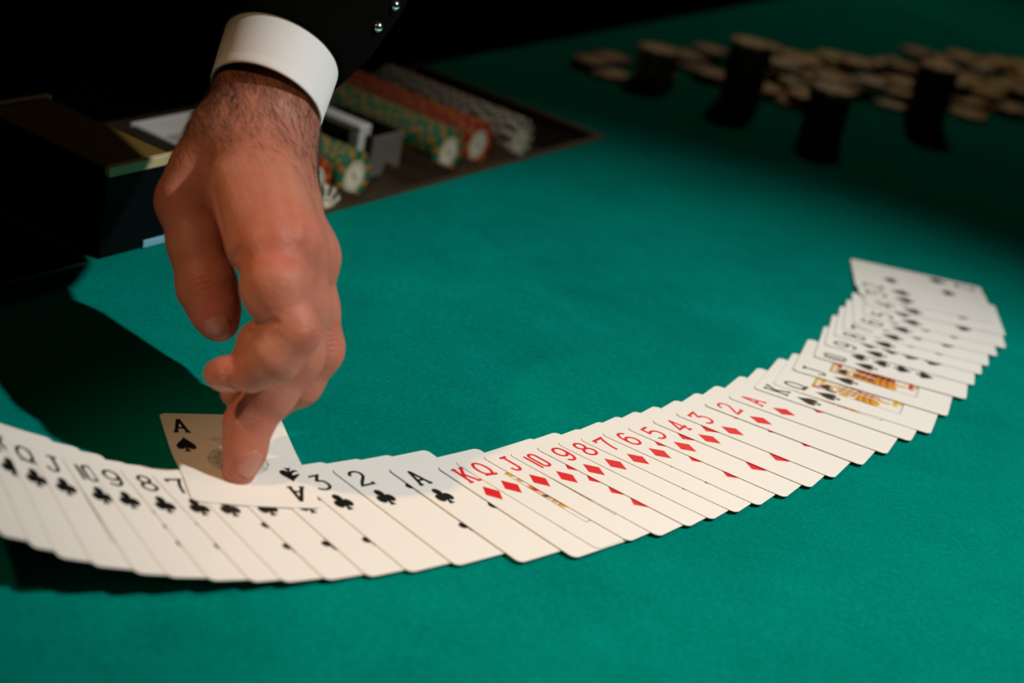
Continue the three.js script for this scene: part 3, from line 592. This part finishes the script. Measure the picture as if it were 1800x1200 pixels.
{
  const weave = dataTex(256, (x, y, i, j) => { const v = 0.5 + 0.25 * Math.sin(i * Math.PI / 2) * Math.sin(j * Math.PI / 2) + 0.1 * noise.noise(x * 40, y * 40, 2); return [v, v, v]; }, false);
  weave.repeat.set(6, 6);
  const cotton = mat({ color: lin(0.80, 0.78, 0.77), roughness: 0.75, bumpMap: weave, bumpScale: 0.00005, side: THREE.DoubleSide });
  const cc = (k, r, q = 1) => [CUFF0.clone().addScaledVector(AXIS, k), r, r * q];
  // outer face, folded lip, inner face
  const R0 = 0.0276;
  part('shirt_cuff', ringTube([cc(0.06, R0 - 0.0024), cc(0.03, R0 - 0.0022), cc(0.0006, R0 - 0.0018), cc(-0.0003, R0 - 0.0014), cc(-0.0007, R0 - 0.0007), cc(-0.0003, R0 - 0.0002), cc(0.0006, R0), cc(0.0042, R0 + 0.0001), cc(0.0045, R0 - 0.0001), cc(0.0048, R0 + 0.0001), cc(0.015, R0 + 0.0006), cc(0.028, R0 + 0.001), cc(0.06, R0 + 0.0012)], () => ARM, 72), cotton, person, 'starched white shirt cuff');
  // sleeve: out of the cuff, up to the elbow, on to the shoulder
  const wool = phys({ color: lin(0.0022, 0.0022, 0.0019), roughness: 1, specularIntensity: 0.08, bumpMap: weave, bumpScale: 0.0001, side: THREE.DoubleSide });
  const p = (k, dx = 0) => CUFF0.clone().addScaledVector(AXIS, k).addScaledVector(RGT, dx).add(V(0, 0.75 * Math.max(0, k - 0.06), 0));
  const elbow = p(0.24, 0.02), shoulder = elbow.clone().add(V(-0.13, 0.24, -0.20));
  const path = [[p(0.034, -0.001), 0.0290], [p(0.0275, -0.001), 0.0292], [p(0.0267, -0.0008), 0.0298], [p(0.0272, 0), 0.0306], [p(0.036, 0.0025), 0.0328], [p(0.050, 0.006), 0.0360], [p(0.068, 0.010), 0.0400], [p(0.090, 0.013), 0.0440], [p(0.12, 0.016), 0.048], [p(0.155, 0.018), 0.051], [p(0.195, 0.019), 0.055], [elbow, 0.060], [elbow.clone().lerp(shoulder, 0.3), 0.068], [elbow.clone().lerp(shoulder, 0.6), 0.073], [shoulder, 0.082]];
  const up = shoulder.clone().sub(elbow).normalize(), axis0 = (k) => k < 11 ? ARM : k === 11 ? ARM.clone().add(up).normalize() : up;
  const rings = [], axes = [];
  path.forEach(([c, r], k) => { const nx = path[k + 1], n = nx && k >= 3 ? 5 : 1; for (let i = 0; i < n; i++) { rings.push(nx ? [c.clone().lerp(nx[0], i / n), lerp(r, nx[1], i / n)] : [c, r]); axes.push(nx ? axis0(k).clone().lerp(axis0(k + 1), i / n).normalize() : axis0(k)); } });
  const sleeveGeo = ringTube(rings.map(([c, r]) => [c, r, r]), (k) => axes[k], 112, (a, k) => 0.022 * Math.sin(a * 3 + k * 0.33) * smooth(10, 34, k));
  part('jacket_sleeve', sleeveGeo, wool, person, 'black wool jacket sleeve');
  // two small bright buttons along the back seam of the sleeve
  const stud = mat({ color: lin(0.85, 0.85, 0.84), roughness: 0.24, metalness: 1 });
  // each sits where the sleeve comes nearest to its line of sight, facing outward
  const sp3 = sleeveGeo.attributes.position, sn = sleeveGeo.attributes.normal;
  for (const [x, y] of [[665, 47], [688.5, 6]]) {
    let best = 1e9, at = 0;
    for (let i = 0; i < sp3.count; i++) {
      const q = V(sp3.getX(i), sp3.getY(i), sp3.getZ(i)).sub(CAM), d = q.dot(FWD), px = 900 + q.dot(RGT) / d * FPX, py = 600 - q.dot(UPI) / d * FPX;
      const face = V(sn.getX(i), sn.getY(i), sn.getZ(i)).dot(FWD), e = Math.hypot(px - x, py - y) + (face > 0.05 ? 60 : 0);
      if (e < best) { best = e; at = i; }
    }
    const q = V(sp3.getX(at), sp3.getY(at), sp3.getZ(at)).addScaledVector(V(sn.getX(at), sn.getY(at), sn.getZ(at)), 0.001);
    const g = new THREE.SphereGeometry(0.0026, 20, 14);
    const b = part('sleeve_button', g, stud, person, 'small bright metal sleeve button');
    b.position.copy(q);
  }
  // jacket body behind the table's edge, and trousers below it
  const C0 = RK(0.16, 0.40), tor = [[-0.12, 0.19, 0.13], [0.0, 0.185, 0.125], [0.12, 0.19, 0.125], [0.26, 0.20, 0.125], [0.38, 0.215, 0.12], [0.45, 0.21, 0.105], [0.50, 0.15, 0.085], [0.53, 0.07, 0.065], [0.535, 0.001, 0.001]];
  const pos = [], idx = [], segs = 48;
  tor.forEach(([y, a, b], k) => { for (let i = 0; i <= segs; i++) { const t = i / segs * Math.PI * 2, lean = 0.25 * Math.max(0, y); const q = C0.clone().addScaledVector(E1, Math.cos(t) * a).addScaledVector(E2, Math.sin(t) * b - lean).setY(y); pos.push(q.x, q.y, q.z); } });
  for (let k = 0; k + 1 < tor.length; k++) for (let i = 0; i < segs; i++) { const a = k * (segs + 1) + i, b = a + segs + 1; idx.push(a, b, a + 1, a + 1, b, b + 1); }
  const tg = new THREE.BufferGeometry(); tg.setAttribute('position', new THREE.Float32BufferAttribute(pos, 3)); tg.setIndex(idx); tg.computeVertexNormals();
  part('jacket', tg, wool, person, 'black jacket of the dealer behind the table');
  for (const s of [-1, 1]) {
    const lg = new THREE.CylinderGeometry(0.095, 0.06, 0.78, 24); const q = RK(0.16 + s * 0.095, 0.40); lg.translate(q.x, FLOOR_Y + 0.39, q.z);
    part('trouser_leg', lg, wool, person);
  }
}

// ───────────────────────── things on the dealer's side ─────────────────────────
const boxAt = (x0, x1, y0, y1, z0, z1, r = 0.0015) => { const g = new RoundedBoxGeometry(x1 - x0, y1 - y0, z1 - z0, 2, Math.min(r, (x1 - x0) / 2.1, (y1 - y0) / 2.1, (z1 - z0) / 2.1)); g.translate((x0 + x1) / 2, (y0 + y1) / 2, (z0 + z1) / 2); return g; };
{
  // black card holder with a brown top, cream ends and a pale blue strip along its foot; local x = E1, z = -E2
  const gloss = phys({ color: lin(0.003, 0.003, 0.004), roughness: 0.45, specularIntensity: 0.2 });
  const o = thing('card_holder', 'black glossy card holder with brown top and cream end strips beside the chip rack', 'card holder');
  rackPlaced(o, -0.146, 0.070, 0);
  const w = 0.026, d = 0.052, h = 0.051;
  part('body', boxAt(-w, w, 0, h, -d, d), gloss, o);
  part('top_panel', boxAt(-w + 0.002, w - 0.002, h, h + 0.0012, -d + 0.003, d - 0.003, 0.0005), mat({ color: lin(0.17, 0.105, 0.022), roughness: 0.45 }), o, 'flat golden brown panel');
  const cream = mat({ color: lin(0.62, 0.50, 0.26), roughness: 0.5 });
  part('end_strip', boxAt(-w, w, h - 0.003, h + 0.003, d - 0.003, d + 0.0012, 0.0008), cream, o, 'cream strip');
  part('end_strip', boxAt(-w, w, h - 0.003, h + 0.003, -d - 0.0012, -d + 0.003, 0.0008), cream, o, 'cream strip');
  part('foot_strip', boxAt(0.006, w + 0.002, 0.0006, 0.0052, d, d + 0.0015, 0.0006), mat({ color: lin(0.22, 0.52, 0.68), roughness: 0.4 }), o, 'pale blue strip');
}
{
  const o = thing('black_plate', 'flat glossy black plate with a thin teal edge lying on the felt', 'plate');
  rackPlaced(o, -0.243, 0.095, 0);
  part('slab', boxAt(-0.06, 0.06, 0, 0.004, -0.08, 0.08, 0.0008), mat({ color: lin(0.003, 0.003, 0.004), roughness: 0.2 }), o);
  part('edge_trim', boxAt(-0.0602, 0.0602, 0.0006, 0.0034, 0.0796, 0.0806, 0.0004), mat({ color: lin(0.06, 0.22, 0.21), roughness: 0.3 }), o, 'teal edge');
}
const whitePlastic = mat({ color: lin(0.70, 0.69, 0.66), roughness: 0.45 });
{
  const o = thing('white_tray', 'shallow white open tray with a beige lining behind the wrist', 'tray');
  rackPlaced(o, 0.029, 0.128, -0.0064);
  const w = 0.050, d = 0.024, h = 0.0185, t = 0.0035;
  part('tray_floor', boxAt(-w, w, 0, 0.006, -d, d), mat({ color: lin(0.36, 0.30, 0.23), roughness: 0.7 }), o, 'beige lining');
  for (const [x0, x1, z0, z1] of [[-w, w, -d, -d + t], [-w, w, d - t, d], [-w, -w + t, -d + t, d - t], [w - t, w, -d + t, d - t]]) part('tray_wall', boxAt(x0, x1, 0.0, h, z0, z1), whitePlastic, o);
}
{
  const o = thing('grey_box', 'small open grey plastic box with a white frame standing in the chip rack', 'box');
  rackPlaced(o, 0.1335, 0.090, RACK.floor + 0.003);
  const g = mat({ color: lin(0.15, 0.135, 0.115), roughness: 0.55 }), k = mat({ color: lin(0.01, 0.01, 0.01), roughness: 0.7 }), w = 0.0165, d = 0.030, h = 0.031, t = 0.002;
  part('box_floor', boxAt(-w, w, 0, t, -d, d), k, o);
  part('side', boxAt(-w, w, t, h, d - t, d), g, o); part('side', boxAt(-w, w, t, h, -d, -d + t), k, o);
  part('side', boxAt(-w, -w + t, t, h, -d + t, d - t), k, o); part('side', boxAt(w - t, w, t, h, -d + t, d - t), k, o);
  const f = new THREE.Group(); f.name = 'white_frame'; f.position.set(-0.0165, -0.006, 0); o.add(f); f.userData.label = 'white upright frame';
  part('top_bar', boxAt(-0.006, 0.006, 0.0375, 0.043, -0.030, 0.022), whitePlastic, f);
  part('post', boxAt(-0.006, 0.006, t + 0.006, 0.0375, 0.0125, 0.022), whitePlastic, f); part('post', boxAt(-0.006, 0.006, t + 0.006, 0.0375, -0.030, -0.0205), whitePlastic, f);
}

// ───────────────────────── chips ─────────────────────────
// a chip as one vertex-coloured solid: body, edge spots, pale centre; axis along y
function chipGeometry(body, spots, centre, n = 8, R = CHIP_R) {
  const S = 48, pos = [], nor = [], col = [], T = CHIP_T / 2;
  const per = S / n, colour = (i) => (i % per < per * 0.30 ? spots : body);
  const ring = [[0, T, 'c'], [R * 0.62, T, 'c'], [R * 0.62, T + 0.00005, 'b'], [R - 0.0005, T, 'b'], [R, T - 0.0005, 'b'], [R, -T + 0.0005, 'b'], [R - 0.0005, -T, 'b'], [R * 0.62, -T - 0.00005, 'b'], [R * 0.62, -T, 'c'], [0, -T, 'c']];
  for (let i = 0; i < S; i++) {
    const a0 = i / S * Math.PI * 2, a1 = (i + 1) / S * Math.PI * 2;
    for (let k = 0; k + 1 < ring.length; k++) {
      const [r0, y0] = ring[k], [r1, y1, kind] = ring[k + 1], c = kind === 'c' && ring[k][2] === 'c' ? centre : colour(i);
      let nr = y0 - y1, ny = r1 - r0; const l = Math.hypot(nr, ny) || 1; nr /= l; ny /= l;
      const q = (r, y, a) => [Math.cos(a) * r, y, -Math.sin(a) * r];
      const A = q(r0, y0, a0), B = q(r1, y1, a0), C = q(r1, y1, a1), D = q(r0, y0, a1);
      for (const [P, a] of [[A, a0], [B, a0], [C, a1], [A, a0], [C, a1], [D, a1]]) { pos.push(...P); nor.push(Math.cos(a) * nr, ny, -Math.sin(a) * nr); col.push(...c); }
    }
  }
  const g = new THREE.BufferGeometry();
  g.setAttribute('position', new THREE.Float32BufferAttribute(pos, 3)); g.setAttribute('normal', new THREE.Float32BufferAttribute(nor, 3)); g.setAttribute('color', new THREE.Float32BufferAttribute(col, 3));
  return g;
}
const KIND = {
  green: chipGeometry([0.012, 0.15, 0.070], [0.40, 0.19, 0.014], [0.72, 0.66, 0.50]),
  red: chipGeometry([0.40, 0.022, 0.008], [0.42, 0.15, 0.010], [0.72, 0.66, 0.50]),
  white: chipGeometry([0.62, 0.55, 0.40], [0.045, 0.05, 0.04], [0.74, 0.69, 0.54], 12),
  cream: chipGeometry([0.60, 0.42, 0.17], [0.36, 0.10, 0.02], [0.66, 0.52, 0.28]),
  gold: chipGeometry([0.62, 0.36, 0.05], [0.40, 0.06, 0.02], [0.70, 0.55, 0.25]),
  lime: chipGeometry([0.34, 0.40, 0.06], [0.62, 0.42, 0.08], [0.66, 0.6, 0.34]),
  black: chipGeometry([0.010, 0.011, 0.016], [0.03, 0.03, 0.045], [0.40, 0.30, 0.16]),
  maroon: chipGeometry([0.11, 0.012, 0.008], [0.16, 0.05, 0.01], [0.50, 0.36, 0.16]),
  orange: chipGeometry([0.66, 0.16, 0.02], [0.66, 0.30, 0.06], [0.66, 0.20, 0.04]),
};
const chipMat = mat({ vertexColors: true, roughness: 0.55 });
function chip(kind, label, group) { const m = new THREE.Mesh(KIND[kind], chipMat); m.name = nm('poker_chip'); m.castShadow = m.receiveShadow = true; tag(m, label, 'poker chip', group); scene.add(m); return m; }
const inlayTex = canvasTex(128, 128, (c) => {
  c.fillStyle = '#ece3c8'; c.fillRect(0, 0, 128, 128); c.strokeStyle = '#55604e'; c.lineWidth = 5;
  c.beginPath(); c.arc(64, 64, 54, 0, 7); c.stroke();
  c.lineWidth = 6; c.beginPath(); c.moveTo(78, 46); c.bezierCurveTo(58, 36, 46, 52, 62, 62); c.bezierCurveTo(82, 70, 74, 92, 50, 82); c.stroke();
});
const inlayMat = mat({ map: inlayTex, roughness: 0.5 }), inlayGeo = new THREE.CylinderGeometry(CHIP_R * 0.6, CHIP_R * 0.6, 0.0002, 40);
// rows in the rack: chips on edge, faces towards the players
const ROW = [
  [0, 'white', 0.012, 30, 'black-flecked white chip on edge beside the near red row', 'white chips of the near group'],
  [1, 'red', 0.050, 22, 'red and gold chip on edge between near white and green rows', 'red chips of the near group'],
  [2, 'green', 0.045, 24, 'green and gold chip on edge in the row beside the grey box', 'green chips of the near group'],
  [5, 'green', 0.046, 36, 'green and gold chip on edge against the long red row', 'green chips of the long rows'],
  [6, 'red', 0.046, 36, 'red and gold chip on edge between long green and white rows', 'red chips of the long rows'],
  [7, 'white', 0.036, 38, 'black-flecked white chip on edge by the rack\'s end wall', 'white chips of the long row'],
];
const rackTurn = new THREE.Quaternion().setFromUnitVectors(V(0, 1, 0), E2.clone().negate());
for (const [r, kind, d0, n, label, group] of ROW) for (let i = 0; i < n; i++) {
  const m = chip(kind, i ? label : label.replace('on edge', 'with printed centre'), i ? group : undefined);
  m.position.copy(RK(ROWS[r], d0 + (i + 0.5) * (CHIP_T + 0.00012), RACK.floor + CHIP_R + rr(0, 0.00025)));
  m.quaternion.copy(rackTurn).multiply(new THREE.Quaternion().setFromAxisAngle(V(0, 1, 0), rnd() * 6.28));
  if (!i) { const q = part('printed_centre', inlayGeo, inlayMat, m, 'off-white printed centre'); q.position.y = CHIP_T / 2; q.quaternion.copy(m.quaternion).invert().multiply(rackTurn); }
}
{ const m = chip('orange', 'plain orange chip lying in the white tray', undefined); m.position.copy(RK(0.036, 0.130, -0.0064 + 0.006 + CHIP_T / 2 + 0.0002)); }

// loose chips and stacks in the shade on the far side of the felt
const lying = [];
function lay(kind, x, z, label, group) {
  let y = 0;
  for (const q of lying) { const d = Math.hypot(q.x - x, q.z - z); if (d < CHIP_R * 2 - 0.001) y = Math.max(y, q.top); }
  const m = chip(kind, label, group);
  m.position.set(x, y + CHIP_T / 2 + 0.00008, z); m.rotation.y = rnd() * 6.28;
  lying.push({ x, z, top: y + CHIP_T + 0.0001 });
}
const STACKS = [
  [1147, 146, 9, ['cream', 'maroon'], 'cream and maroon chip in the short stack nearest the chip rack'],
  [1296, 183, 16, ['maroon', 'maroon', 'gold'], 'maroon chip in the tall stack with a gold top'],
  [1440, 245, 13, ['black'], 'black chip in the stack standing forward of the heap'],
  [1622, 220, 16, ['black'], 'black chip in the tall stack in front of the heap\'s end'],
];
for (const [px, py, n, kinds, label] of STACKS) {
  const p = PG(px, py, 0);
  for (let i = 0; i < n; i++) lay(i === n - 1 ? (kinds.length > 1 ? kinds[kinds.length === 2 ? 0 : 2] : 'cream') : kinds[i % Math.min(2, kinds.length)], p.x + rr(-0.0012, 0.0012), p.z + rr(-0.0012, 0.0012), label, `chips of the ${label.split(' in the ')[1].slice(0, 40)}`);
}
{ const p = PG(1070, 133, 0); lay('cream', p.x, p.z, 'single cream chip lying flat beside the short stack', undefined); }
const HEAPK = ['cream', 'gold', 'cream', 'red', 'lime', 'cream', 'gold', 'maroon', 'white'];
const HEAP = { cream: 'cream chip lying in the loose heap', gold: 'gold chip lying in the loose heap', red: 'red chip lying in the loose heap', lime: 'lime green chip lying in the loose heap', maroon: 'maroon chip lying in the loose heap', white: 'black-flecked white chip lying in the loose heap' };
let heaped = 0, tries = 0;
while (heaped < 70 && tries++ < 2000) {
  const px = rr(1330, 1815), lo = lerp(178, 205, (px - 1330) / 470), hi = lerp(98, 100, (px - 1330) / 470), py = rr(hi, lo);
  const p = PG(px, py, 0.003);
  const near = lying.filter((q) => Math.hypot(q.x - p.x, q.z - p.z) < CHIP_R * 2 - 0.001);
  if (near.some((q) => q.top > 0.015) || near.some((q) => Math.hypot(q.x - p.x, q.z - p.z) < 0.012)) continue;
  const k = HEAPK[heaped % HEAPK.length]; lay(k, p.x, p.z, HEAP[k] + ' between the tall stacks', 'chips of the loose heap'); heaped++;
}
for (const [px, py] of [[1225, 122], [1208, 108], [1250, 140], [1040, 118], [1245, 104], [1075, 105]]) { const p = PG(px, py, 0); lay('maroon', p.x, p.z, 'dark red chip lying flat between the short and the tall maroon stack', 'dark red flat chips'); }

// ───────────────────────── the lamps themselves, out of the picture ─────────────────────────
LAMPS.forEach((L, i) => {
  const o = thing('spot_lamp', ['black shaded lamp hung to the right of the fan', 'black shaded lamp hung over the players\' side', 'black shaded lamp hung over the far chips'][i], 'lamp');
  const at = V(...L.at), dir = V(...L.aim).sub(at).normalize();
  o.position.copy(at).addScaledVector(dir, -0.03); o.quaternion.setFromUnitVectors(V(0, -1, 0), dir);
  const shell = new THREE.LatheGeometry([[0.012, 0.09], [0.03, 0.085], [0.042, 0.05], [0.045, 0.0], [0.043, 0.0], [0.04, 0.048], [0.028, 0.08], [0.012, 0.084]].map(([x, y]) => new THREE.Vector2(x, y)), 36);
  part('lamp_shade', shell, mat({ color: lin(0.01, 0.01, 0.01), roughness: 0.5, side: THREE.DoubleSide }), o);
  const lens = new THREE.CylinderGeometry(0.04, 0.04, 0.002, 36); lens.translate(0, 0.012, 0);
  part('lamp_lens', lens, mat({ color: 0x222222, emissive: lin(...L.color), emissiveIntensity: 1.5 }), o, 'glowing lens');
  const stem = new THREE.CylinderGeometry(0.004, 0.004, 1.9 - o.position.y, 10), sg = part('lamp_stem', stem, mat({ color: lin(0.01, 0.01, 0.01), roughness: 0.5 }), o);
  sg.quaternion.copy(o.quaternion).invert();
  sg.position.copy(V(0, (1.9 - o.position.y) / 2 + 0.02, 0).applyQuaternion(sg.quaternion)).add(V(0, 0.06, 0));
});
renderer.render(scene, camera);
